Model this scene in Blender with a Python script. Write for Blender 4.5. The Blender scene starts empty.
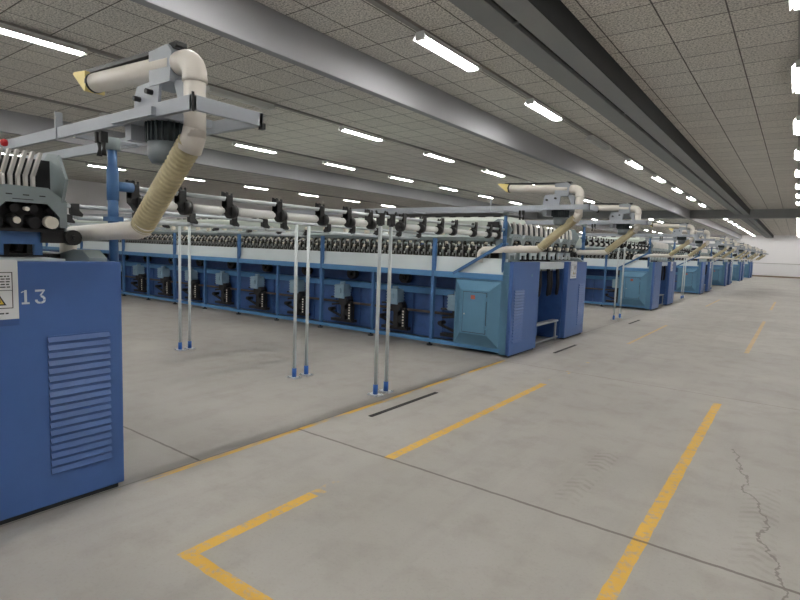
import bpy, bmesh, math, random
from mathutils import Vector, Matrix
random.seed(7)
PI = math.pi
sc = bpy.context.scene
COL = sc.collection

# ------------------------------------------------------------------ materials
def lin(c):
    return tuple(((v/255)/12.92 if v/255 <= .04045 else ((v/255+.055)/1.055)**2.4) for v in c)
class NT:
    """tiny wrapper for building node trees"""
    def __init__(s, name):
        s.m = bpy.data.materials.new(name); s.m.use_nodes = True
        s.t = s.m.node_tree; s.b = s.t.nodes['Principled BSDF']
    def new(s, kind, **kw):
        n = s.t.nodes.new(kind)
        for k, v in kw.items(): setattr(n, k, v)
        return n
    def link(s, a, b): s.t.links.new(a, b)
    def put(s, sock, v):
        if isinstance(v, (int, float)): sock.default_value = v
        elif isinstance(v, tuple): sock.default_value = v if len(v) == 4 or len(sock.default_value) == 3 else v+(1,)
        else: s.link(v, sock)
    def math(s, op, a, b=0.0, c=None):
        n = s.new('ShaderNodeMath', operation=op); s.put(n.inputs[0], a); s.put(n.inputs[1], b)
        if c is not None: s.put(n.inputs[2], c)
        return n.outputs[0]
    def pos(s):
        g = s.new('ShaderNodeNewGeometry'); return g.outputs['Position']
    def obj(s):
        return s.new('ShaderNodeTexCoord').outputs['Object']
    def xyz(s, v):
        n = s.new('ShaderNodeSeparateXYZ'); s.link(v, n.inputs[0]); return n.outputs
    def scale(s, v, f):
        n = s.new('ShaderNodeMapping'); s.link(v, n.inputs[0]); n.inputs['Scale'].default_value = f; return n.outputs[0]
    def noise(s, v, sc_, det=3, rough=.6):
        n = s.new('ShaderNodeTexNoise'); s.link(v, n.inputs['Vector']); n.inputs['Scale'].default_value = sc_
        n.inputs['Detail'].default_value = det; n.inputs['Roughness'].default_value = rough; return n.outputs['Fac']
    def ramp(s, f, a, b):
        n = s.new('ShaderNodeMapRange'); s.put(n.inputs[0], f); n.inputs[1].default_value = a; n.inputs[2].default_value = b
        return n.outputs[0]
    def mix(s, f, a, b):
        n = s.new('ShaderNodeMix', data_type='RGBA'); s.put(n.inputs[0], f); s.put(n.inputs[6], a); s.put(n.inputs[7], b)
        return n.outputs[2]
    def bump(s, h, strength=.2, dist=.01):
        n = s.new('ShaderNodeBump'); s.put(n.inputs['Height'], h); n.inputs['Strength'].default_value = strength
        n.inputs['Distance'].default_value = dist; s.link(n.outputs[0], s.b.inputs['Normal'])
MAT = {}
def paint(name, c, rough=.45, metal=0., dirt=.12, dirtcol=None, sc_=6., spec=.5):
    n = NT(name); base = lin(c)
    v = n.obj()
    f = n.noise(v, sc_, 4)
    d = tuple(x*(1-dirt*2.2) for x in base) if dirtcol is None else lin(dirtcol)
    n.link(n.mix(n.math('MULTIPLY', n.ramp(f, .42, .75), min(1, dirt*4)), base, d), n.b.inputs['Base Color'])
    n.b.inputs['Roughness'].default_value = rough; n.b.inputs['Metallic'].default_value = metal
    n.b.inputs['Specular IOR Level'].default_value = spec
    MAT[name] = n.m; return n.m
paint('blue_paint', (62, 97, 157), .42, dirt=.08)
paint('blue_rail', (80, 132, 180), .45, dirt=.12)
paint('blue_post', (64, 106, 154), .45, dirt=.14)
paint('blue_back', (52, 88, 146), .5, dirt=.16)
paint('teal_paint', (84, 126, 154), .42, dirt=.08)
paint('motor_grey', (140, 168, 186), .45, dirt=.12)
paint('panel_white', (206, 216, 218), .4, dirt=.06)
paint('duct_white', (214, 222, 214), .5, dirt=.06)
paint('grey_green', (138, 150, 152), .45, dirt=.1)
paint('grey_metal', (154, 160, 166), .4, dirt=.1)
paint('rail_grey', (160, 166, 174), .4, dirt=.08)
paint('galv', (186, 192, 196), .35, .3, dirt=.1)
paint('pole_grey', (196, 204, 206), .45, dirt=.08)
paint('black_plastic', (22, 22, 24), .45, dirt=.05)
paint('spindle_dark', (52, 52, 46), .5, .1, dirt=.2)
paint('dark_iron', (42, 42, 44), .5, .3, dirt=.2)
paint('shaft_brown', (92, 82, 76), .5, .2, dirt=.2)
paint('motor_dark', (52, 62, 66), .45, .1, dirt=.15)
paint('cowl_grey', (108, 116, 120), .4, .1, dirt=.08)
paint('pvc', (224, 219, 211), .38, dirt=.06, dirtcol=(176, 150, 122), sc_=3)
paint('hose', (182, 172, 138), .5, dirt=.15, dirtcol=(150, 134, 96), sc_=8)
paint('yellow_mouth', (234, 214, 142), .5, dirt=.05)
paint('roller_white', (226, 228, 226), .45, dirt=.05)
paint('rib_white', (232, 228, 224), .45, dirt=.05)
paint('silver', (190, 192, 190), .3, .6, dirt=.2)
paint('yarn', (232, 226, 212), .85, dirt=.06)
paint('stencil_white', (206, 214, 222), .6, dirt=.1)
paint('label_white', (222, 224, 226), .4, dirt=.02)
paint('label_black', (30, 30, 34), .5, dirt=.02)
paint('label_yellow', (220, 190, 70), .5, dirt=.02)
paint('sign_red', (176, 84, 62), .5, dirt=.05)
paint('red_plastic', (190, 30, 40), .4, dirt=.02)
paint('sleeve_blue', (40, 98, 178), .4, dirt=.05)
paint('fixture_white', (225, 226, 224), .5, dirt=.03)
paint('trunking', (150, 146, 142), .6, dirt=.1)
paint('wall_white', (240, 239, 241), .85, dirt=.03, sc_=.6)
paint('skirting', (134, 116, 100), .7, dirt=.1)
paint('beam_pale', (164, 165, 169), .7, dirt=.06, sc_=1.2)
paint('beam_grey', (150, 152, 152), .7, dirt=.08, sc_=1.2)
paint('dark_matte', (40, 42, 42), .8, dirt=.1)
paint('iron_slot', (26, 24, 24), .8, dirt=.1)
paint('cloth_dark', (24, 26, 34), .8, dirt=.1)
def emis(name, c, s):
    n = NT(name); n.b.inputs['Base Color'].default_value = (.8, .8, .8, 1)
    n.b.inputs['Emission Color'].default_value = c+(1,); n.b.inputs['Emission Strength'].default_value = s
    MAT[name] = n.m
TUBE = 46.
emis('tube_lit', (1., .98, .94), TUBE)
paint('tube_off', (214, 214, 208), .3, dirt=.02)

def ceiling_mat():
    n = NT('woodwool_tiles'); p = n.pos(); x, y, z = n.xyz(p)
    w = n.noise(p, 46, 3, .7)
    w2 = n.noise(p, 1.3, 3)
    base = n.mix(n.ramp(w, .36, .56), lin((158, 154, 148)), lin((252, 248, 240)))
    # tile to tile tone
    fx = n.math('FLOOR', n.math('DIVIDE', n.math('ADD', x, .77), .595))
    fy = n.math('FLOOR', n.math('DIVIDE', n.math('ADD', y, -.0), .585))
    wn = n.new('ShaderNodeTexWhiteNoise', noise_dimensions='2D')
    cx = n.new('ShaderNodeCombineXYZ'); n.link(fx, cx.inputs[0]); n.link(fy, cx.inputs[1]); n.link(cx.outputs[0], wn.inputs[0])
    tone = n.math('ADD', n.math('MULTIPLY', wn.outputs[0], .16), n.math('MULTIPLY', w2, .12))
    base = n.mix(tone, base, lin((176, 171, 166)))
    gx = n.math('ABSOLUTE', n.math('SUBTRACT', n.math('FRACT', n.math('DIVIDE', n.math('ADD', x, .77), .595)), .5))
    gy = n.math('ABSOLUTE', n.math('SUBTRACT', n.math('FRACT', n.math('DIVIDE', y, .585)), .5))
    j = n.math('SUBTRACT', n.noise(p, 9, 2), .5)
    sx = n.math('GREATER_THAN', n.math('ADD', gx, n.math('MULTIPLY', j, .012)), .5-.0125)
    sy = n.math('GREATER_THAN', n.math('ADD', gy, n.math('MULTIPLY', j, .016)), .5-.0125)
    s = n.math('MAXIMUM', sx, sy)
    n.link(n.mix(n.math('MULTIPLY', s, .92), base, lin((84, 80, 77))), n.b.inputs['Base Color'])
    n.b.inputs['Roughness'].default_value = .95; n.b.inputs['Specular IOR Level'].default_value = .1
    n.bump(n.math('SUBTRACT', w, n.math('MULTIPLY', s, .8)), .5, .012)
    MAT['ceiling'] = n.m
ceiling_mat()

def floor_mat():
    n = NT('worn_concrete'); p = n.pos(); x, y, z = n.xyz(p)
    big = n.noise(p, .55, 5, .6); mid = n.noise(p, 3.2, 5, .65); fine = n.noise(p, 60, 2)
    streak = n.noise(n.scale(p, (3.2, .35, 1)), 1.4, 4)
    c = n.mix(n.ramp(big, .3, .72), lin((148, 145, 140)), lin((166, 163, 158)))
    c = n.mix(n.math('MULTIPLY', n.ramp(mid, .5, .8), .4), c, lin((128, 121, 114)))
    c = n.mix(n.math('MULTIPLY', n.ramp(streak, .52, .8), .4), c, lin((134, 129, 124)))
    c = n.mix(n.math('MULTIPLY', n.ramp(fine, .55, .8), .18), c, lin((108, 102, 96)))
    # greyer machine bays left of the walkway line
    bay = n.math('LESS_THAN', x, -3.27)
    c = n.mix(n.math('MULTIPLY', bay, .25), c, lin((138, 135, 131)))
    def seg(v, a, b):   # 1 when a<v<b
        return n.math('MULTIPLY', n.math('GREATER_THAN', v, a), n.math('LESS_THAN', v, b))
    wob = n.math('MULTIPLY', n.math('SUBTRACT', n.noise(p, 7, 3), .5), .02)
    wob2 = n.math('MULTIPLY', n.math('SUBTRACT', n.noise(p, 2.2, 5, .7), .5), .34)
    xw = n.math('ADD', x, wob); yw = n.math('ADD', y, wob)
    # yellow paint
    rects = [(-2.35, -2.272, 1.43, 2.30), (-2.35, -2.272, 3.05, 6.1), (-2.35, -.53, 1.40, 1.475),
             (-.605, -.53, 1.4, 6.62), (-.6, -.53, 10.6, 16.6), (-2.33, -2.27, 10., 13.5), (-.6, -.53, 20.6, 25.), (-2.33, -2.27, 20., 24.)]
    m = None
    for r in rects:
        q = n.math('MULTIPLY', seg(xw, r[0], r[1]), seg(yw, r[2], r[3])); m = q if m is None else n.math('MAXIMUM', m, q)
    wear = n.ramp(n.noise(p, 16, 5, .75), .33, .50)
    thin = n.math('MULTIPLY', n.math('MULTIPLY', seg(x, -3.285, -3.235), seg(y, 1.56, 7.)), n.math('MULTIPLY', n.ramp(n.noise(n.scale(p, (2, .5, 1)), 3.0, 4), .40, .52), .95))
    faint = n.math('MULTIPLY', seg(xw, -2.35, -2.272), n.math('MULTIPLY', seg(y, 2.3, 8.), n.ramp(n.noise(p, 5, 4), .57, .66)))
    far = n.math('GREATER_THAN', y, 8.)
    m = n.math('MULTIPLY', m, n.math('SUBTRACT', 1., n.math('MULTIPLY', far, .45)))
    m = n.math('MAXIMUM', n.math('MULTIPLY', m, wear), n.math('MAXIMUM', thin, n.math('MULTIPLY', faint, .7)))
    c = n.mix(n.math('MULTIPLY', m, .92), c, n.mix(mid, lin((220, 172, 54)), lin((204, 158, 50))))
    # construction joints and cracks
    def near(v, a, w): return n.math('LESS_THAN', n.math('ABSOLUTE', n.math('SUBTRACT', v, a)), w)
    cr = n.math('MULTIPLY', near(yw, 3.06, .011), n.math('GREATER_THAN', x, -3.28))
    for jy in (6.96, 10.9, 14.8, 18.7, 26.5):
        cr = n.math('MAXIMUM', cr, n.math('MULTIPLY', n.math('MULTIPLY', near(yw, jy, .010), n.math('GREATER_THAN', x, -3.28)), .6))
    cr = n.math('MAXIMUM', cr, n.math('MULTIPLY', near(yw, 2.14, .009), n.math('LESS_THAN', x, -3.28)))
    cr = n.math('MAXIMUM', cr, n.math('MULTIPLY', near(x, -3.295, .006), .7))
    # wandering crack
    line = n.math('ADD', n.math('MULTIPLY', n.math('SUBTRACT', y, 3.), -.19), .09)
    wx = n.math('ADD', x, wob2)
    ck = n.math('MULTIPLY', n.math('LESS_THAN', n.math('ABSOLUTE', n.math('SUBTRACT', wx, line)), .0075), seg(y, 2.2, 5.1))
    cr = n.math('MAXIMUM', cr, n.math('MULTIPLY', ck, .75))
    c = n.mix(n.math('MULTIPLY', cr, .72), c, lin((86, 78, 72)))
    # tyre tread prints
    def tread(x0, x1, y0, y1):
        a = n.math('MULTIPLY', seg(x, x0, x1), seg(y, y0, y1))
        w = n.math('GREATER_THAN', n.math('FRACT', n.math('MULTIPLY', n.math('ADD', y, n.math('MULTIPLY', n.math('ABSOLUTE', n.math('SUBTRACT', x, (x0+x1)/2)), .7)), 13.)), .55)
        return n.math('MULTIPLY', n.math('MULTIPLY', a, w), n.ramp(mid, .42, .66))
    tr = n.math('MAXIMUM', tread(-1.14, -.98, 3.25, 4.3), tread(-.16, .04, 3.0, 4.4))
    c = n.mix(n.math('MULTIPLY', tr, .32), c, lin((108, 99, 90)))
    n.link(c, n.b.inputs['Base Color'])
    n.link(n.math('ADD', n.math('MULTIPLY', mid, .22), .48), n.b.inputs['Roughness'])
    n.b.inputs['Specular IOR Level'].default_value = .35
    n.bump(n.math('SUBTRACT', n.math('MULTIPLY', fine, .35), cr), .25, .004)
    MAT['floor'] = n.m
floor_mat()

# ------------------------------------------------------------------ mesh builder
class MB:
    def __init__(s): s.bm = bmesh.new(); s.mi = 0
    def _face(s, vs, smooth=False):
        try:
            f = s.bm.faces.new(vs); f.material_index = s.mi; f.smooth = smooth; return f
        except ValueError: return None
    def hexa(s, p):   # eight corners: bottom four ccw, then top four
        v = [s.bm.verts.new(q) for q in p]
        for i in ((3,2,1,0),(4,5,6,7),(0,1,5,4),(1,2,6,5),(2,3,7,6),(3,0,4,7)): s._face([v[k] for k in i])
        return v
    def box(s, x0, x1, y0, y1, z0, z1, bev=0):
        x0, x1 = min(x0,x1), max(x0,x1); y0, y1 = min(y0,y1), max(y0,y1); z0, z1 = min(z0,z1), max(z0,z1)
        v = s.hexa([(x0,y0,z0),(x1,y0,z0),(x1,y1,z0),(x0,y1,z0),(x0,y0,z1),(x1,y0,z1),(x1,y1,z1),(x0,y1,z1)])
        if bev > 0:
            es = {e for q in v for e in q.link_edges}
            r = bmesh.ops.bevel(s.bm, geom=list(es), offset=bev, segments=2, profile=.7, affect='EDGES')
            for f in r['faces']: f.material_index = s.mi
        return s
    def obox(s, a, b, w, h, up=(0,0,1)):   # bar from a to b, width w, height h
        a, b = Vector(a), Vector(b); d = (b-a).normalized(); u = Vector(up)
        if abs(d.dot(u)) > .98: u = Vector((0,1,0))
        r = d.cross(u).normalized(); u = r.cross(d).normalized()
        c = lambda o, i, j: tuple(o + r*w/2*i + u*h/2*j)
        s.hexa([c(a,-1,-1),c(a,1,-1),c(b,1,-1),c(b,-1,-1),c(a,-1,1),c(a,1,1),c(b,1,1),c(b,-1,1)]); return s
    def tube(s, pts, r, n=12, cap=True):   # swept circle; r may be a list
        pts = [Vector(p) for p in pts]; N = len(pts); rs = r if isinstance(r, (list, tuple)) else [r]*N
        rings = []; prev = None
        for i, p in enumerate(pts):
            t = (pts[min(i+1,N-1)] - pts[max(i-1,0)])
            t = t.normalized() if t.length > 1e-9 else Vector((0,0,1))
            if prev is None:
                u = Vector((0,0,1)) if abs(t.z) < .9 else Vector((0,1,0))
                u = (u - t*u.dot(t)).normalized()
            else: u = (prev - t*prev.dot(t)).normalized()
            prev = u; w = t.cross(u)
            rings.append([s.bm.verts.new(p + (u*math.cos(2*PI*k/n) + w*math.sin(2*PI*k/n))*rs[i]) for k in range(n)])
        for a, b in zip(rings, rings[1:]):
            for k in range(n): s._face([a[k], a[(k+1)%n], b[(k+1)%n], b[k]], True)
        if cap: s._face(list(reversed(rings[0]))); s._face(rings[-1])
        return s
    def cyl(s, a, b, r, n=16, r2=None): return s.tube([a, b], [r, r if r2 is None else r2], n)
    def prism(s, poly, f0, f1):   # poly: 2D points; f0/f1 map (u,v) to 3D
        a = [s.bm.verts.new(f0(*q)) for q in poly]; b = [s.bm.verts.new(f1(*q)) for q in poly]; n = len(poly)
        s._face(list(reversed(a))); s._face(b)
        for k in range(n): s._face([a[k], a[(k+1)%n], b[(k+1)%n], b[k]])
        return s
    def prism_y(s, poly, y0, y1): return s.prism(poly, lambda x, z: (x, y0, z), lambda x, z: (x, y1, z))
    def prism_x(s, poly, x0, x1): return s.prism(poly, lambda y, z: (x0, y, z), lambda y, z: (x1, y, z))
    def prism_z(s, poly, z0, z1): return s.prism(poly, lambda x, y: (x, y, z0), lambda x, y: (x, y, z1))
    def mesh(s, name, mats):
        bmesh.ops.recalc_face_normals(s.bm, faces=s.bm.faces)
        me = bpy.data.meshes.new(name); s.bm.to_mesh(me); s.bm.free()
        for m in (mats if isinstance(mats, (list, tuple)) else [mats]): me.materials.append(MAT[m])
        return me
    def build(s, name, mats, parent=None, loc=(0,0,0)): return link(name, s.mesh(name, mats), parent, loc)
def link(name, me, parent=None, loc=(0,0,0), rz=0):
    o = bpy.data.objects.new(name, me); COL.objects.link(o); o.location = loc; o.rotation_euler = (0,0,rz)
    if parent is not None: o.parent = parent
    return o
def tag(o, label, cat, group=None):
    o['label'] = label; o['category'] = cat
    if group: o['group'] = group
    return o
def thing(name, loc, label, cat, group=None, rz=0):
    return tag(link(name, None, None, loc, rz), label, cat, group)
def struct(o, label=None):
    o['kind'] = 'structure'
    if label: o['label'] = label
    return o
ORD = ['first','second','third','fourth','fifth','sixth','seventh','eighth','ninth','tenth','eleventh','twelfth','thirteenth',
       'fourteenth','fifteenth','sixteenth','seventeenth','eighteenth','nineteenth','twentieth','twenty-first']
def arc(c, r, a0, a1, n, plane='xz'):
    out = []
    for i in range(n+1):
        a = a0 + (a1-a0)*i/n
        out.append((c[0]+r*math.cos(a), c[1], c[2]+r*math.sin(a)))
    return out

# ------------------------------------------------------------------ the hall
ZC = 4.02; YF = 63.; XL = -25.5; XR = 4.4; YB = -5.
struct(MB().box(XL, XR, YB, YF, -.2, 0).build('floor', 'floor'), 'grey worn concrete factory floor with yellow lines')
struct(MB().box(XL, XR, YB, YF, ZC, ZC+.2).build('ceiling', 'ceiling'), 'grey woodwool tile ceiling')
struct(MB().box(XL, XR, YF, YF+.2, 0, ZC).build('wall_far', 'wall_white'))
struct(MB().box(XL-.2, XL, YB, YF, 0, ZC).build('wall_left', 'wall_white'))
struct(MB().box(XR, XR+.2, YB, YF, 0, ZC).build('wall_right', 'wall_white'))
struct(MB().box(XL, XR, YB-.2, YB, 0, ZC).build('wall_near', 'wall_white'))
struct(MB().box(XL, XR, YF-.03, YF, 0, .14).build('baseboard_far', 'skirting'))
struct(MB().box(XL, XL+.03, YB, YF, 0, .14).build('baseboard_left', 'skirting'))
tag(MB().tube([(XL+4, YF-.03, 1.32), (XR-1, YF-.03, 1.32)], .018, 8).build('wall_conduit', 'trunking'), 'thin grey pipe running along the far white wall', 'pipe')
def beam(n, x0, x1, z0, mat, label):
    struct(MB().box(x0, x1, YB, YF, z0, ZC, .015).build('trim_%d' % n, mat), label)
beam(1, -4.80, -4.68, 3.585, 'beam_pale', 'pale ceiling beam running along the left of the aisle lamps')
beam(2, -13.05, -12.92, 3.585, 'beam_pale', 'pale ceiling beam far to the left over the machines')
b = MB(); b.box(-2.70, -2.43, YB, YF, 3.76, ZC, .008); b.box(-2.36, -2.10, YB, YF, 3.76, ZC, .008)
b.box(-2.43, -2.36, YB, YF, 3.86, ZC)
for k in range(17): b.box(-2.70, -2.10, YB+2+k*4, YB+2.006+k*4, 3.759, 3.78)
b.mi = 1; b.box(-2.10, -2.085, YB, YF, 3.755, ZC); b.box(-2.428, -2.362, YB, YF, 3.83, 3.86); b.tube([(-2.395,YB,3.80),(-2.395,YF,3.80)], .018, 8)  # thin strip darkens the beam's whole right side face; dark seal in the groove
struct(b.build('trim_3', ['beam_grey','dark_matte']), 'double grey ceiling beam with a dark groove')
struct(MB().box(XL, XR, 31.3, 31.75, 3.60, ZC, .015).build('trim_4', 'beam_grey'), 'grey cross beam spanning the hall')

# ------------------------------------------------------------------ lamps
def tray_mesh():
    b = MB(); h = .65
    b.box(-.055, .055, -h, h, .05, .075)
    b.hexa([(-.10,-h,-.004),(-.094,-h,-.004),(-.094,h,-.004),(-.10,h,-.004),(-.055,-h,.06),(-.049,-h,.06),(-.049,h,.06),(-.055,h,.06)])
    b.hexa([(.094,-h,-.004),(.10,-h,-.004),(.10,h,-.004),(.094,h,-.004),(.049,-h,.06),(.055,-h,.06),(.055,h,.06),(.049,h,.06)])
    return b.mesh('tray', 'fixture_white')
def tube_mesh(m):
    return MB().cyl((0,-.60,.006), (0,.60,.006), .014, 8).mesh('tube', m)
def cap_mesh():
    b = MB(); b.box(-.06, .06, -.02, .02, -.012, .05); return b.mesh('lamp_holder', 'fixture_white')
TRAY, TLIT, TOFF, CAPM = tray_mesh(), tube_mesh('tube_lit'), tube_mesh('tube_off'), cap_mesh()
rows = [(-.17, 'over the aisle at the right edge', 'over the aisle'), (-3.63, 'just left of the double grey beam', 'beside the double beam'),
        (-7.68, 'left of the long pale beam', 'left of the pale beam'), (-11.2, 'second row left of the pale beam', 'second row left of the pale beam'),
        (-19.0, 'row nearest the left wall', 'row nearest the left wall')]
dead = {(1, 3), (2, 1)}
RC = Matrix(((.80284352,-.08478389,.59013047),(.59519513,.05682768,-.80156932),(.03442442,.99477752,.09608669)))
def in_view(p):
    q = RC.transposed() @ (Vector(p)-Vector((0,0,1.55)))
    if q.z > -.3: return False
    u, v = 400+536*q.x/-q.z, 300-536*q.y/-q.z
    return -4 < u < 804 and -4 < v < 604
tn = 5
for r, (x, where, grp) in enumerate(rows):
    for (a, c, w) in ((YB, 31.29, 'before the cross beam'), (31.76, YF, 'beyond the cross beam')):
        struct(MB().box(x-.035, x+.035, a, c, 3.985, ZC).build('trim_%d' % tn, 'trunking'), 'grey lamp trunking, %s, %s' % (where, w)); tn += 1
    vis = 0
    for i in range(-2, 20):
        y = 2.69 + 3.09*i
        if abs(y-31.5) < 1.2 or y > 62.2: continue
        off = (r, i) in dead
        if any(in_view((x, y+d, 3.9)) for d in (-.6, 0, .6)):
            vis += 1; lab = ('unlit' if off else 'lit')+' fluorescent batten, %s from the camera end, %s' % (ORD[vis-1], where)
        else: lab = 'fluorescent batten outside the picture, %s' % where
        t = thing('fluorescent_lamp', (x, y, 3.91), lab, 'ceiling lamp', 'fluorescent lamps '+grp)
        link('reflector', TRAY, t)
        for s in (-1, 1): link('end_cap', CAPM, t, (0, s*.625, 0)); link('tube', TOFF if off else TLIT, t, (s*.032, 0, 0))

# ------------------------------------------------------------------ spinning frames
XF = -3.29; D = 3.33
CACHE = {}
def part(key, fn, mats, name, parent, loc=(0,0,0), rz=0):
    if key not in CACHE:
        b = MB(); fn(b); CACHE[key] = b.mesh(name, mats)
    return link(name, CACHE[key], parent, loc, rz)

def f_cabinet(y0, y1, depth):
    def f(b):
        b.box(-depth, 0, y0, y1, .03, 1.41, .012)
        b.mi = 1; b.box(-depth+.03, -.02, y0+.03, y1-.03, 0, .03)
    return f
def f_louvre(y0, y1):
    def f(b):
        z0, z1, n = .205, 1.0, 18; st = (z1-z0)/n
        b.box(0, .004, y0, y1, z0, z1)
        for k in range(n):
            z = z0+st*(k+1)
            b.prism_y([(0, z-.008), (.006, z-.010), (.019, z-st+.010), (.017, z-st+.006), (0, z-st+.016)], y0, y1)
    return f
def f_plate(b):      # notice plate: frame, lines of text
    b.box(0, .004, -.16, .16, -.155, .155, .0015); b.mi = 1
    for (a, c, e, g) in ((-.135,.135,.088,.092),(-.135,.135,-.098,-.094),(-.135,-.131,-.098,.092),(.131,.135,-.098,.092),(-.135,.135,-.005,-.002)):
        b.box(.004, .0052, a, c, e, g)
    random.seed(3)
    for k in range(5):
        y = -.01
        z = .07-.014*k
        while y < .12:
            w = random.uniform(.008, .026); b.box(.004, .0052, y, min(y+w, .124), z-.003, z+.003); y += w+.005
    y = -.11
    while y < .11:
        w = random.uniform(.008, .02); b.box(.004, .0052, y, y+w, -.127, -.120); y += w+.006
def f_tri(b):
    b.prism_x([(-.03,-.026),(.03,-.026),(0,.03)], .004, .0058); b.mi = 1
    b.prism_x([(-.019,-.019),(.019,-.019),(0,.016)], .0058, .0062); b.mi = 0
    b.prism_x([(-.004,-.012),(.004,-.012),(.003,.006),(-.003,.006)], .0062, .0066)
def f_one(b):
    q = lambda p: b.prism_x(p, 0, .0015)
    q([(.012,-.036),(.024,-.036),(.024,.038),(.014,.038),(.012,.03)])
    q([(-.002,.022),(.010,.028),(.010,.034),(-.002,.028)])
    q([(0,-.038),(.036,-.038),(.036,-.028),(0,-.028)])
def f_three(b):
    q = lambda p: b.prism_x(p, 0, .0015)
    q([(-.024,.026),(-.024,.038),(.020,.038),(.014,.028)])
    q([(.020,.038),(.024,.034),(.006,.006),(-.004,.006)])
    q([(.002,.006),(.014,.004),(.024,-.006),(.026,-.018),(.014,-.018),(.012,-.008),(.002,-.004)])
    q([(.026,-.021),(.022,-.032),(.008,-.039),(.004,-.039),(.004,-.029),(.012,-.026),(.014,-.021)])
    q([(.001,-.039),(-.014,-.037),(-.025,-.026),(-.025,-.016),(-.013,-.016),(-.013,-.022),(-.008,-.028),(.001,-.029)])
def f_cab2(b):       # pyramid-fronted electrical cabinet, hull
    x0, x1, z0, z1 = -.95, -.16, .10, 1.12; yo = .0
    b.box(x0, x1, yo, yo+.25, z0, z1, .006)
    X0, X1, Z0, Z1 = x0+.02, x1-.02, z0+.02, z1-.02
    i0, i1, k0, k1 = x0+.17, x1-.15, z0+.20, z1-.16
    b.hexa([(X0,yo,Z0),(X1,yo,Z0),(i1,yo-.12,k0),(i0,yo-.12,k0),(X0,yo,Z1),(X1,yo,Z1),(i1,yo-.12,k1),(i0,yo-.12,k1)])
def f_cab_door(b):
    b.mi = 1; b.box(-.738, -.337, -.122, -.116, .322, .938); b.mi = 0; b.box(-.73, -.345, -.130, -.118, .33, .93, .004)
    for z in (.42, .84): b.box(-.352, -.336, -.133, -.118, z-.03, z+.03)
def f_latch(b): b.cyl((-.70,-.128,.60), (-.70,-.142,.60), .013, 10)
def f_sign(b): b.box(-.60,-.53,-.131,-.127,.83,.89)
def f_motor(b):      # finned body over a flange
    b.box(-.115, .115, -.10, .10, -.13, .13, .018)
    for k in range(5): b.box(-.122, .122, -.107, .107, -.105+.05*k, -.090+.05*k)
    b.box(-.05, .05, -.125, -.09, -.03, .06, .004)
    b.cyl((0,0,.12), (0,0,.18), .05, 12)
def f_drive(b):
    b.box(-.05, .05, -.06, .06, -.42, .0, .01)
    b.cyl((.02,-.10,-.06), (.02,.10,-.06), .10, 16); b.cyl((.10,-.05,-.28), (.10,.08,-.28), .07, 14)
    b.obox((-.30,-.02,-.16), (.12,-.02,-.10), .05, .035); b.obox((-.34,-.03,-.28), (.05,-.03,-.40), .05, .03)
    b.obox((-.34,.0,-.02), (-.05,.0,.0), .06, .03)
    b.cyl((-.32,-.09,-.25), (-.32,.06,-.25), .035, 10)
    b.box(.12, .20, -.05, .05, -.45, -.08, .006)
    b.box(-.34, .22, -.02, .10, -.47, -.42)
def f_cone_pulley(b): b.cyl((.0,.14,.44), (.0,.26,.44), .10, 14); b.cyl((.0,.10,.44), (.0,.14,.44), .04, 10)
def f_dots(b):
    b.mi = 1; b.box(.14, .18, -.056, -.05, -.41, -.11); b.mi = 0
    for k in range(6): b.box(.145, .175, -.060, -.054, -.40+.05*k, -.372+.05*k)
def f_spindle(b):
    b.mi = 0
    b.box(-.11,.11,.0,.03,-.01,.05); b.box(-.10,.10,-.035,.04,.11,.135)
    for dx in (-.06, .06):
        b.obox((dx,.06,0), (dx,.02,.14), .03, .04, (1,0,0)); b.cyl((dx-.025,.0,.15), (dx+.025,.0,.15), .027, 10)
        b.obox((dx,.05,.16),(dx,.14,.26),.02,.03,(1,0,0))
    b.mi = 1
    for dx in (-.06, .06):
        b.cyl((dx+.022,-.02,.08), (dx+.05,-.02,.08), .026, 10); b.cyl((dx+.035,.0,-.0), (dx+.035,.0,.20), .011, 8); b.cyl((dx, -.03, .02), (dx, -.03, .06), .012, 8)
    b.mi = 2
    b.cyl((-.02,-.03,.125), (.02,-.03,.125), .02, 8); b.cyl((-.01,.04,.22),(.03,.04,.22),.02,8)
def f_bobbin(b):
    b.tube([(0,0,.04),(0,0,.055),(0,0,.16),(0,0,.18)], [.03,.05,.05,.02], 12)
def f_rib(b):
    pr = [(0,0),(.0,.115),(.115,.235),(.15,.235),(.03,.11),(.03,0)]
    b.prism_y([(x-.05, z) for x, z in pr], -.0075, .0075)
def f_rib_wide(b):
    pr = [(0,0),(.014,.10),(.004,.22),(-.02,.27),(-.05,.27),(-.03,.21),(-.02,.10),(-.03,0)]
    b.prism_y(pr, -.021, .021)
def f_octo(b):
    b.prism_y([(-.38,.03),(-.30,-.03),(-.02,-.03),(.04,.10),(-.06,.245),(-.20,.26),(-.38,.15)], -.008, .008)
    b.box(-.34,-.02,-.012,.012,-.03,-.018)
def f_draft(b):      # hexagonal front plate with an opening, side cheeks
    H = .2
    o = [(-.2,.10),(-.2,.145),(-.105,.22),(.105,.22),(.2,.15),(.2,.0),(.16,-.0),(.16,.06),(.10,.13),(-.10,.13),(-.165,.06)]
    b.prism_x(o, -.012, .0)
    b.prism_x([(-.2,.02),(-.2,.10),(-.165,.06),(-.165,.02)], -.012, 0)
    for s in (-1, 1): b.box(-.20, -.012, s*.195-.005, s*.195+.005, -.02, .16)
    b.prism_x([(-.2,.145),(-.105,.22),(.105,.22),(.2,.15),(.19,.135),(.10,.205),(-.10,.205),(-.19,.13)], -.20, -.012)
    b.mi = 1
    for k in range(3): b.box(0, .001, -.10+.08*k, -.07+.08*k, .168, .174)
    b.box(0,.001,-.07,.03,.145,.149)
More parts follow.
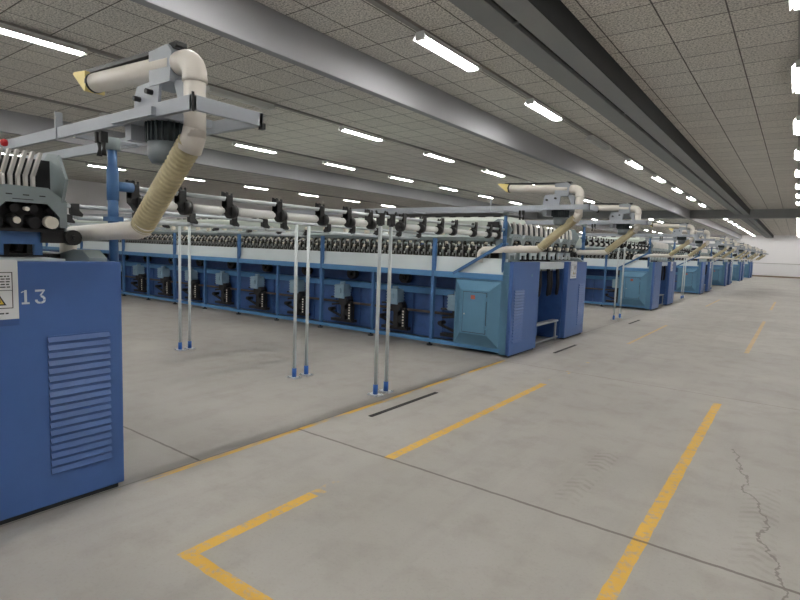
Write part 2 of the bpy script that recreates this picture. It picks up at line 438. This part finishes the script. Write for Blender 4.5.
def f_rollers(b):
    b.box(-.2, -.17, -.19, .19, -.02, .19)
    for k in range(4):
        y = -.14+.092*k
        b.cyl((-.15,y,.05), (-.02,y,.05-.03), .033, 12); b.cyl((-.12,y,.11),(-.04,y,.10),.024,10)
    b.box(-.2,-.02,-.19,.19,-.03,-.012); b.box(-.17,-.10,-.17,.17,.03,.12)
    b.mi = 1
    b.cyl((-.02,.11,.03),(.03,.11,.025),.035,12); b.cyl((-.02,-.05,.035),(.0,-.05,.03),.018,10)
    b.cyl((-.04,.0,.10),(.0,.0,.095),.012,8)
def f_bracket(b):
    b.prism_x([(-.17,-.02),(.15,-.02),(.09,-.09),(.09,-.16),(.05,-.16),(.05,-.10),(-.10,-.10),(-.10,-.16),(-.14,-.16)], -.09, -.06)
def f_pulley(b):
    b.cyl((-.10,0,0),(-.03,0,0),.045,16); b.cyl((-.03,0,0),(-.01,0,0),.016,10); b.box(-.08,-.06,-.16,0,-.035,.035)
def f_leg(b): b.cyl((0,0,0),(0,0,.03),.035,12); 
def f_foot(b): b.cyl((0,0,0),(0,0,.02),.05,14); b.cyl((0,0,.02),(0,0,.06),.018,10)
def f_cable(b):
    b.tube([(0,0,.47),(.01,.0,.42),(.02,.01,.2),(.01,.0,.02),(0,.02,0)], [.03,.032,.034,.03,.015], 8)

def f_railhead(b):
    b.cyl((0,0,-.02),(0,0,.05),.045,12)
def side_frame(root, s, L, bays, nsp, detail, tall_top):
    """one long side; s=+1 near side (y'=0 outward -y), s=-1 the mirrored far side"""
    Y = (lambda v: v) if s > 0 else (lambda v: D-v)
    e = -.15
    k = (s, L)
    part(('brail',)+k, lambda b: b.box(-L, e+.02, Y(0), Y(.06), .055, .115, .005), 'blue_rail', 'bottom_rail', root)
    part(('trail',)+k, lambda b: b.box(-L, e, Y(-.01), Y(.07), 1.125, 1.215, .006), 'blue_rail', 'top_rail', root)
    part(('wpan',)+k, lambda b: b.hexa([(-L,Y(.03),1.215),(e,Y(.03),1.215),(e,Y(.12),1.215),(-L,Y(.12),1.215),(-L,Y(.07),1.447),(e,Y(.07),1.447),(e,Y(.13),1.447),(-L,Y(.13),1.447)]), 'panel_white', 'front_panel', root)
    part(('shelf',)+k, lambda b: b.hexa([(-L,Y(.34),.80),(e,Y(.34),.80),(e,Y(.60),.80),(-L,Y(.60),.80),(-L,Y(.40),.90),(e,Y(.40),.90),(e,Y(.60),.90),(-L,Y(.60),.90)]), 'blue_rail', 'shelf_rail', root)
    def back(b):
        b.box(-L, -.2, Y(.60), Y(.63), .80, 1.25); b.box(-L, -.2, Y(.465), Y(.48), .06, .80); b.box(-L,-.2,Y(.465),Y(.63),.79,.80)
        x = -L
        while x < -.3:
            b.box(x+.006, min(x+.60, -.2)-.006, Y(.44), Y(.47), .06, .80, .004); x += .61
    part(('back',)+k, back, 'blue_back', 'back_panel', root)
    part(('shaft',)+k, lambda b: b.cyl((-L,Y(.33),.50), (-.95,Y(.33),.50), .022, 10), 'shaft_brown', 'drive_shaft', root)
    posts = [-1.37-1.245*i for i in range(bays+1)]
    for i, px in enumerate(posts):
        if -px > L: break
        tall = i % 2 == 0
        if tall: part(('ptall', s), lambda b: (b.box(-.026, .026, Y(-.015), Y(.045), .115, 1.73, .004), b.box(-.035,.035,Y(-.02),Y(.05),1.02,1.10,.004)), 'blue_post', 'post', root, (px, 0, 0))
        else: part(('pshort', s), lambda b: b.box(-.022, .022, Y(.0), Y(.05), .115, 1.125, .004), 'blue_post', 'post', root, (px, 0, 0))
        part('foot', f_foot, 'dark_iron', 'foot', root, (px-.05, Y(.05), 0))
        if detail and i < bays:
            mx = px+.30
            part('motor', f_motor, 'motor_grey', 'motor', root, (mx, .27, .71))
            d = part('drive', f_drive, 'dark_iron', 'gear_drive', root, (mx+.04, .30, .60))
            part('dots', f_dots, ['yarn','dark_iron'], 'pin_strip', d); part('cpul', f_cone_pulley, 'dark_iron', 'pulley', d)
    HX, HY = (-.19, .06) if s > 0 else (-.10, D+.035)
    # headstock post carrying the overhead rail
    part(('ppost', s), lambda b: b.tube([(HX,HY,1.12 if s > 0 else 1.36),(HX,HY,2.12)], .026, 14), 'blue_post', 'rail_post', root)
    part(('phead', s), f_railhead, 'grey_green', 'rail_post_head', root, (HX, HY, 2.10))
    def tee(b):
        b.tube([(HX,HY,1.78),(HX,HY,1.98)], .034, 14); b.tube([(HX-.02,HY,1.87),(HX-.02,HY-s*.13,1.87)], .03, 12)
        b.box(HX-.045,HX+.045,HY-.04,HY+.04,1.655,1.68); b.tube([(HX,HY,1.64),(HX,HY,1.79)], .030, 14)
    part(('tee', s), tee, 'blue_post', 'tee_bracket', root)
    if s > 0:
        part('brace', lambda b: b.obox((-.19,.02,1.66), (-1.0,.0,1.19), .03, .045), 'blue_post', 'brace', root)
    # spindles
    for j in range(nsp):
        part(('spin', s), (lambda b: f_spindle(b)), ['spindle_dark','silver','yarn'], 'spindle', root, (-.62-.24*j, Y(.26), 1.45), 0 if s > 0 else PI)
    part(('sbase',)+k, lambda b: (b.box(-L, -.45, Y(.13), Y(.75), 1.36, 1.44), b.box(-L,-.45,Y(.40),Y(.44),1.44,1.62)), 'dark_iron', 'spindle_rail', root)
    part(('beam',)+k, lambda b: b.prism_x([(Y(.36),1.70),(Y(.62),1.76),(Y(.62),1.84),(Y(.33),1.76)], -L, -.5), 'grey_green', 'drafting_beam', root)
    if detail:
        for j in range(min(24, nsp//2)):
            part('bob', f_bobbin, 'yarn', 'yarn_bobbin', root, (-1.0-.55*j, Y(.52)+random.uniform(-.05,.05), 1.74))

def machine(Y0, L, bays, nsp, detail, label, first=False, heads=True):
    root = thing('spinning_frame', (XF, Y0, 0), label, 'spinning machine', 'blue spinning frames along the aisle')
    for (a, c, dep, ly) in ((0.0, 1.0, .06, (.08, .41)), (2.32, D+.03, .14, (2.95, 3.28))):
        cab = part(('cab', a), f_cabinet(a, c, dep), ['blue_paint','dark_matte'], 'end_cabinet', root)
        part(('louv', a), f_louvre(*ly), 'blue_paint', 'louvre', cab)
    part('cpost', lambda b: (b.box(-.165,-.06,.0,.10,.03,1.21,.004), b.box(-.165,-.06,.02,1.0,1.21,1.40,.004), b.box(-.165,-.10,.10,1.0,.03,1.21)), 'teal_paint', 'corner_post', root)
    pl = part('plate', f_plate, ['label_white','label_black'], 'notice_plate', root, (0, 2.66 if first else 2.60, 1.265)); pl['label'] = 'white notice plate with black text and warning triangles'
    for yy in (-.01, .075): part('tri', f_tri, ['label_black','label_yellow'], 'warning_triangle', pl, (0, yy, -.055))
    part('plbar', lambda b: b.box(0,.0035,-.16,.16,-.19,-.157), 'blue_back', 'plate_edge', pl)
    if first:
        part('one', f_one, 'stencil_white', 'stencilled_digit', root, (0, 2.835, 1.222)); part('three', f_three, 'stencil_white', 'stencilled_digit', root, (0, 2.922, 1.222))
    else:
        part('mark', lambda b: (b.tube(arc((.001,0,0),.0001,0,1,1),.0005,4), b.prism_x([(.02*math.cos(t*PI/6)*1.6, .02*math.sin(t*PI/6)) for t in range(12)], 0, .001)), 'teal_paint', 'worn_mark', root, (0, .70, 1.20))
    part('core_end', lambda b: (b.box(-.55,-.5,.95,2.36,.02,1.30), b.box(-.5,-.08,1.0,1.04,.02,1.30), b.box(-.5,-.08,2.28,2.32,.02,1.30)), 'blue_back', 'end_panel', root)
    part('cover', lambda b: (b.box(-.5,-.08,1.0,2.32,1.285,1.40,.01)), 'panel_white', 'end_cover', root)
    part(('deck', L), lambda b: b.box(-L,-.16,.13,D-.13,1.25,1.36), 'grey_green', 'deck', root)
    part('step', lambda b: (b.box(-.22,-.10,1.04,2.26,.335,.365,.006), b.box(-.13,-.10,2.14,2.17,0,.335), b.box(-.13,-.10,1.10,1.13,0,.335), b.box(-.125,-.105,1.04,2.28,.04,.065)), 'grey_metal', 'step', root)
    for q, yy in enumerate((1.22, 1.45, 1.72, 1.95, 2.15)):
        part('cable', f_cable, 'cloth_dark', 'cable_loom', root, (-.14-.05*(q%2), yy, .82))
    c2 = part('ecab', f_cab2, 'teal_paint', 'electrical_cabinet', root); c2['label'] = 'teal cabinet with a pyramid shaped front'
    dr = part('edoor', f_cab_door, ['teal_paint','dark_iron'], 'door', c2); part('latch', f_latch, 'silver', 'latch', dr); part('esign', f_sign, 'sign_red', 'warning_sign', dr)
    side_frame(root, 1, L, bays, nsp, detail, True)
    side_frame(root, -1, L, 2, 12 if not first else 4, False, True)
    # central white duct with dark slots
    part(('duct', L), lambda b: b.prism_x([(1.25,1.80),(2.08,1.80),(2.08,2.08),(1.98,2.15),(1.35,2.15),(1.25,2.08)], -L, -.75), 'duct_white', 'suction_duct', root)
    for q in range(0 if first else max(2, int((L-1.5)/.30*.6))):
        part('slot', lambda b: b.box(-.13, 0, 1.33, 1.40, 2.146, 2.165), 'dark_iron', 'duct_slot', root, (-.9-.30*q, 0, 0))
    part('ductleg', lambda b: (b.box(-.95,-.80,1.3,2.0,1.36,1.80)), 'grey_green', 'duct_support', root)
    # headstock on the aisle end
    ys = [2.93-.415*k for k in range(7)]
    for y in ys:
        h = part('draft', f_draft, ['grey_green','label_black'], 'drafting_head', root, (-.16, y, 1.60))
        part('rolls', f_rollers, ['dark_iron','yarn'], 'feed_rollers', h); part('brk' if first else 'brkw', f_bracket, 'blue_post' if first else 'panel_white', 'bracket', h)
    if first: ribs = [3.0-.037*k for k in range(12)]
    else: ribs = [3.05-.21*k for k in range(15)]
    for y in ribs: part('rib' if first else 'ribw', f_rib if first else f_rib_wide, 'rib_white', 'guide_rib', root, (-.24, y, 1.775 if first else 1.74))
    part('ribback', lambda b: (b.box(-.50,-.31,.10,3.12,1.80,1.99), b.box(-.44,-.30,.10,3.12,1.78,1.81)), 'dark_iron', 'rib_housing', root)
    for y in (3.11, .12): part('octo', f_octo, 'grey_green', 'end_plate', root, (-.14, y, 1.775))
    part('pul', f_pulley, 'black_plastic', 'belt_pulley', root, (-.14, 3.17, 1.545))
    part('guard', lambda b: b.prism_y([(-.62,1.36),(-.62,1.42),(-.26,1.475),(-.14,1.475),(-.05,1.43),(-.05,1.40),(-.16,1.36)], 3.20, 3.30), 'grey_green', 'belt_guard', root)
    part('tray', lambda b: b.box(-.46,-.17,2.6,3.12,1.40,1.42,.004), 'panel_white', 'waste_tray', root)
    if first:
        part('knob', lambda b: b.tube([(0,0,-.02),(0,0,-.014),(0,0,.0),(0,0,.014),(0,0,.02)],[.006,.016,.02,.016,.006],10), 'red_plastic', 'warning_beacon', root, (-.25,2.86,2.05))
    # overhead rails with end bow
    for (a, c) in ((-.13, .24), (3.17, 3.54)):
        def rail(b, a=a, c=c):
            for y in (a, c): b.box(-L, 1.07, y-.012, y+.012, 2.135, 2.20, .003)
            b.box(1.046, 1.07, a-.012, c+.012, 2.135, 2.20, .003)
            for x in [-.14-1.6*i for i in range(int(L/1.6))]: b.box(x-.02, x+.02, a, c, 2.125, 2.145)
            b.box(-.35,-.338,a-.02,a+.02,2.13,2.29)
        part(('rail', a, L), rail, 'rail_grey', 'overhead_rail', root)
        part('railcap', lambda b: b.box(1.072,1.076,-.016,-.004,2.125,2.21), 'black_plastic', 'corner_seal', root, (0, a, 0))
        part('railcap2', lambda b: b.box(1.05,1.08,0,.02,2.12,2.15), 'black_plastic', 'corner_bumper', root, (0, c, 0))
        for q in (0, 1):
            part('clip', lambda b: (b.box(-.012,.012,-.02,.02,-.06,.0,.004), b.tube([(0,0,-.05),(.004,0,-.09),(0,0,-.13)],[.014,.008,.016],8)), 'black_plastic', 'cable_clip', root, (.10+.05*q, a+.03, 2.135))
    return root

Y0S = [-1.75, 7.20, 16.75, 26.4, 36.1, 45.8, 55.5]
LS = [3.6, 18.5, 14.0, 12.0, 9.0, 9.0, 9.0]
BAYS = [1, 13, 5, 3, 2, 2, 2]
SPN = [4, 70, 50, 30, 20, 16, 12]
MN = ['blue spinning frame at the left edge, end cabinet stencilled 13',
      'long blue spinning frame in the middle, its whole row of motor bays in view',
      'third blue spinning frame from the camera, behind the long one with motor bays'] + \
     ['%s blue spinning frame from the camera, far down the aisle' % ORD[i] for i in (3, 4, 5)] + ['last blue spinning frame, closest to the far white wall']
for i in range(7): machine(Y0S[i], LS[i], BAYS[i], SPN[i], i in (1, 2), MN[i], i == 0)

# ------------------------------------------------------------------ overhead blowers
def blower(Y, label):
    root = thing('overhead_blower', (-2.42, Y, 2.135), label, 'overhead cleaner', 'overhead blowers on the machine rails')
    o = 2.135
    def P(key, fn, m, nm, par=root): return part(('bl', key), fn, m, nm, par)
    def vert(b):
        b.tube([(0,0,2.05-o),(0,0,2.34-o)], .052, 20)
    P('vert', vert, 'pvc', 'down_pipe')
    def elbow(b):
        r = .078; c = (-r, 0, 2.345-o)
        pts = [(0,0,2.315-o),(0,0,2.33-o)] + arc(c, r, 0, PI/2, 8) + [(-r-.05,0,2.345-o+r)]
        b.tube(pts, [.059,.059]+[.057]*9+[.057], 20)
    P('elb', elbow, 'pvc', 'elbow')
    P('low', lambda b: b.tube([(0,0,2.10-o),(-.01,0,2.06-o),(-.05,0,2.0-o)], [.054,.057,.060], 20), 'pvc', 'hose_collar')
    def hose(b):
        a, c = Vector((-.035,0,2.035-o)), Vector((-.51,0,1.62-o)); n = 96; pts, rs = [], []
        for i in range(n+1): pts.append(a.lerp(c, i/n)); rs.append(.060 + 0.0034*math.sin(i*PI/2))
        b.tube(pts, rs, 18)
    P('hose', hose, 'hose', 'flexible_hose')
    def pipe(b):
        pts = [(-.47,0,1.65-o),(-.512,0,1.614-o),(-.57,0,1.60-o),(-.7,0,1.597-o),(-1.36,0,1.57-o)] + [(-1.36-.09*math.sin(t*PI/12),0,1.57-o-.09+.09*math.cos(t*PI/12)) for t in range(1,7)] + [(-1.45,0,1.38-o)]
        b.tube(pts, [.056,.056,.052,.050]+[.050]*8, 18)
    P('pipe', pipe, 'pvc', 'suction_pipe')
    P('top', lambda b: b.tube([(-.16,0,2.423-o),(-1.03,0,2.465-o)], .055, 18), 'pvc', 'top_pipe')
    P('strap', lambda b: (b.tube([(-1.01,0,2.464-o),(-1.035,0,2.465-o)], .058, 18, True), b.obox((-.12,0,2.502-o),(-1.09,0,2.53-o),.06,.022), b.box(-.18,-.11,-.03,.03,2.50-o,2.525-o,.006)), 'black_plastic', 'cable_strip')
    def mouth(b):
        b.prism_y([(-1.03,2.408-o),(-1.045,2.408-o),(-1.19,2.528-o),(-1.17,2.536-o),(-1.03,2.522-o)], -.056, .056)
    P('mouth', mouth, 'yellow_mouth', 'suction_mouth')
    def brk(b):
        b.prism_y([(-.33,2.33-o),(-.33,2.50-o),(-.16,2.51-o),(-.12,2.47-o),(-.14,2.33-o)], -.05, .085)
        b.prism_y([(-.16,2.35-o),(-.06,2.33-o),(-.06,2.19-o),(-.09,2.19-o)], -.02, .085)
    P('brk', brk, 'grey_metal', 'fan_housing')
    def plate(b):
        b.prism_y([(-.50,2.175-o),(-.48,2.31-o),(-.46,2.35-o),(-.24,2.36-o),(-.26,2.175-o)], -.045, -.03)
        b.box(-.50,-.10,-.165,.165,2.14-o,2.18-o); b.box(-.46,-.40,-.11,.11,2.06-o,2.17-o)
    P('plate', plate, 'rail_grey', 'carriage_plate')
    for q, (x, z) in enumerate(((-.43,2.28),(-.31,2.30))): P('bolt%d' % q, lambda b: b.cyl((x,-.045,z-o),(x,-.08,z-o),.014,8), 'black_plastic', 'bolt')
    def motor(b):
        b.tube([(-.24,0,2.17-o),(-.24,0,2.04-o)], .096, 24)
        for k in range(24):
            a = k*PI/12; b.obox((-.24+.099*math.cos(a),.099*math.sin(a),2.16-o),(-.24+.099*math.cos(a),.099*math.sin(a),2.045-o),.006,.02,(math.cos(a),math.sin(a),0))
        b.box(-.36,-.30,-.05,.05,2.06-o,2.15-o,.008)
    P('motor', motor, 'motor_dark', 'fan_motor')
    P('cowl', lambda b: b.tube([(-.24,0,2.045-o),(-.24,0,1.97-o),(-.24,0,1.94-o),(-.24,0,1.935-o)], [.098,.096,.078,.02], 24), 'cowl_grey', 'motor_cowl')
    return root
bl = []
for i in range(7):
    near, far = Y0S[i]+.06, Y0S[i]+D
    if i == 0: blower(far-.03, 'cream blower with corrugated hose over the frame stencilled 13, largest in view'); continue
    nm = ['', 'long middle frame', 'third frame', 'fourth frame', 'fifth frame', 'sixth frame', 'last frame'][i]
    blower(near, 'cream pipe blower with hose on the near rail of the %s' % nm)
    blower(far, 'cream pipe blower with hose on the far rail of the %s' % nm)

# ------------------------------------------------------------------ rails, clamps and rollers between the frames
def f_clamp(b):
    b.prism_y([(-.028,.045),(-.034,.02),(-.03,-.06),(.03,-.06),(.034,.02),(.028,.03),(.022,.0),(-.02,.0),(-.02,.05)], -.03, .022)
    b.box(-.034,.034,-.03,.022,-.065,.005,.006)
    for y in (-.024, .016):
        b.obox((-.03,y,.0),(-.022,y-.006,.055),.012,.012); b.obox((.03,y,.0),(.018,y+.004,.045),.012,.012)
    b.prism_x([(-.03,-.03),(-.03,-.09),(.01,-.13),(.05,-.13),(.075,-.10),(.022,-.03)], -.03, .03)
def f_disc(b):
    b.cyl((0,.005,-.09),(0,.062,-.09),.052,20); b.cyl((0,.062,-.09),(0,.072,-.09),.022,12)
def f_clamp_head(b):
    b.box(-.03,.03,-.035,.035,-.09,.03,.006); b.cyl((0,0,-.10),(0,0,-.05),.026,10)
    for s in (-1, 1): b.obox((s*.02,s*.035,.02),(s*.022,s*.05,.055),.014,.014)
def f_hanger(b):
    b.box(-.025,.025,-.03,.03,-.06,.022,.005); b.prism_x([(-.03,-.03),(-.02,-.07),(.05,-.08),(.06,-.06),(.03,-.03)], -.022, .022)
def clamp(x, y, z, flip, label, grp):
    t = thing('rail_clamp', (x, y, z), label, 'clamp', grp, PI if flip else 0)
    if z < 1.85: part('hanger', f_hanger, 'black_plastic', 'clamp_body', t); return
    part('clampb', f_clamp, 'black_plastic', 'clamp_body', t); part('clampd', f_disc, 'black_plastic', 'bearing_disc', t)
def rail_line(x, y0, y1, z, ys, poles, rn):
    r = MB().tube([(x,y0,z),(x,y1,z)], .0165, 12).build('support_rail', 'galv')
    tag(r, 'thin grey tube, the '+rn, 'rail', 'rails joining the spinning frames')
    half = sum(poles)/2; ys = [y for y in ys if min(abs(y-p) for p in poles) > .13]
    for k, y in enumerate(ys): clamp(x, y, z, y > half, '%s black clamp from the camera on the %s' % (ORD[k], rn), 'clamps on the '+rn)
    n = 0
    for k in range(len(ys)-1):
        a, c = ys[k], ys[k+1]
        if any(a-.1 < p < c+.1 for p in poles): continue
        fa, fc = (.075 if a < half else .036), (.036 if c < half else .075)
        if z < 1.85: fa = fc = .0
        o = MB(); L = c-a-fa-fc
        rr = .033 if z > 1.85 else .02
        o.tube([(0,0,0),(0,.02,0),(0,.022,0),(0,L-.022,0),(0,L-.02,0),(0,L,0)], [rr*.6,rr*.6,rr,rr,rr*.6,rr*.6], 18)
        tag(o.build('roller', 'roller_white' if z > 1.85 else 'galv', None, (x, a+fa, z-.088 if z > 1.85 else z-.085)), '%s %s from the camera along the %s' % (ORD[n], 'white roller' if z > 1.85 else 'thin grey roller', rn), 'roller', 'rollers on the '+rn); n += 1
XR1 = XF-.175
g1 = [1.78, 2.11, 2.49, 2.97, 3.46, 3.82, 4.14, 4.70, 5.09, 5.47, 5.79, 6.30, 6.73, 7.02]
rail_line(XR1, 1.65, 7.18, 1.87, g1, (4.32, 4.50), 'front rail before the long frame')
rail_line(-4.62, 1.5, 7.18, 1.79, [1.9, 2.4, 2.92, 3.39, 3.78, 4.05, 4.75, 5.2, 5.7, 6.2, 6.7], (4.24, 4.43), 'middle rail before the long frame')
rail_line(-6.95, 1.5, 7.18, 1.79, [2.2, 2.8, 3.4, 4.0, 4.8, 5.4, 6.0, 6.6], (4.21, 4.36), 'rear rail before the long frame')
for gi, (ya, yb, ps, rn) in enumerate(((10.6, 16.72, (13.45, 14.0), 'rail before the third frame'), (20.15, 26.36, (22.8, 23.2), 'rail before the fourth frame'), (29.8, 36.06, (31.0, 31.5), 'rail before the fifth frame'))):
    n = 15 if gi < 2 else 9
    rail_line(XR1, ya, yb, 1.87, [ya+.3+(yb-ya-.6)*k/(n-1) for k in range(n)], ps, rn)

def f_pole(b): b.cyl((0,0,.012),(0,0,1.80),.019,14)
def f_sleeve(b): b.cyl((0,0,.012),(0,0,.115),.026,14)
def f_base(b):
    b.box(-.07,.07,-.05,.05,0,.012,.002)
    for s in (-1,1):
        for q in (-1,1): b.cyl((s*.055,q*.035,.012),(s*.055,q*.035,.022),.009,8)
def pole(x, y, label, grp, head=True):
    t = thing('support_pole', (x, y, 0), label, 'pole', grp)
    part('pole' if head else 'pole_low', f_pole if head else (lambda b: b.cyl((0,0,.012),(0,0,1.775),.019,14)), 'pole_grey', 'shaft', t)
    part('sleeve', f_sleeve, 'sleeve_blue', 'sleeve', t); part('pbase', f_base, 'galv', 'base_plate', t)
    if head: part('phd', f_clamp_head, 'black_plastic', 'pole_clamp', t, (0,0,1.87))
for x, (ya, yb), w in ((-3.462,(4.32,4.50),'nearest the aisle, by the dark floor slot'), (-4.62,(4.24,4.43),'second inward from the aisle'), (-6.95,(4.21,4.36),'third inward, leftmost in view')):
    pole(x, ya, 'left pale slim pole of the pair '+w, 'poles before the long frame', x > -4); pole(x, yb, 'right pale slim pole of the pair '+w, 'poles before the long frame', x > -4)
for ya, yb, w in ((13.45,14.0,'third'),(22.8,23.2,'fourth'),(31.0,31.5,'fifth'),(41.4,41.9,'sixth'),(51.2,51.6,'last')):
    pole(XR1, ya, 'nearer slim pole of the pair standing just before the %s frame' % w, 'poles further down the aisle'); pole(XR1, yb, 'farther slim pole of the pair standing just before the %s frame' % w, 'poles further down the aisle')

# iron slot covers in the gutter line
for (a, c, x, w) in ((3.73,4.86,-3.04,'in front of the nearest pole pair'),(8.12,9.15,-2.945,'beside the near end cabinet of the long frame'),(13.0,14.0,-3.0,'beside the second pole pair down the aisle')):
    tag(MB().box(x-.022,x+.022,a,c,0,.004).build('gutter_slot','iron_slot'), 'narrow dark slot in the floor '+w, 'floor slot')

# ------------------------------------------------------------------ world, camera, look
w = bpy.data.worlds.new('World'); sc.world = w; w.use_nodes = True
w.node_tree.nodes['Background'].inputs[0].default_value = (.5,.5,.5,1); w.node_tree.nodes['Background'].inputs[1].default_value = .02
R = Matrix(((.80284352,-.08478389,.59013047),(.59519513,.05682768,-.80156932),(.03442442,.99477752,.09608669)))
cd = bpy.data.cameras.new('Camera'); cam = bpy.data.objects.new('Camera', cd); COL.objects.link(cam)
cam.matrix_world = Matrix.Translation((0,0,1.55)) @ R.to_4x4()
cd.sensor_width = 36; cd.lens = 36*536/800; cd.clip_start = .05; cd.clip_end = 200
sc.camera = cam
sc.view_settings.view_transform = 'Standard'; sc.view_settings.look = 'None'
sc.view_settings.exposure = 1.09; sc.view_settings.gamma = 1; sc.view_settings.use_curve_mapping = False
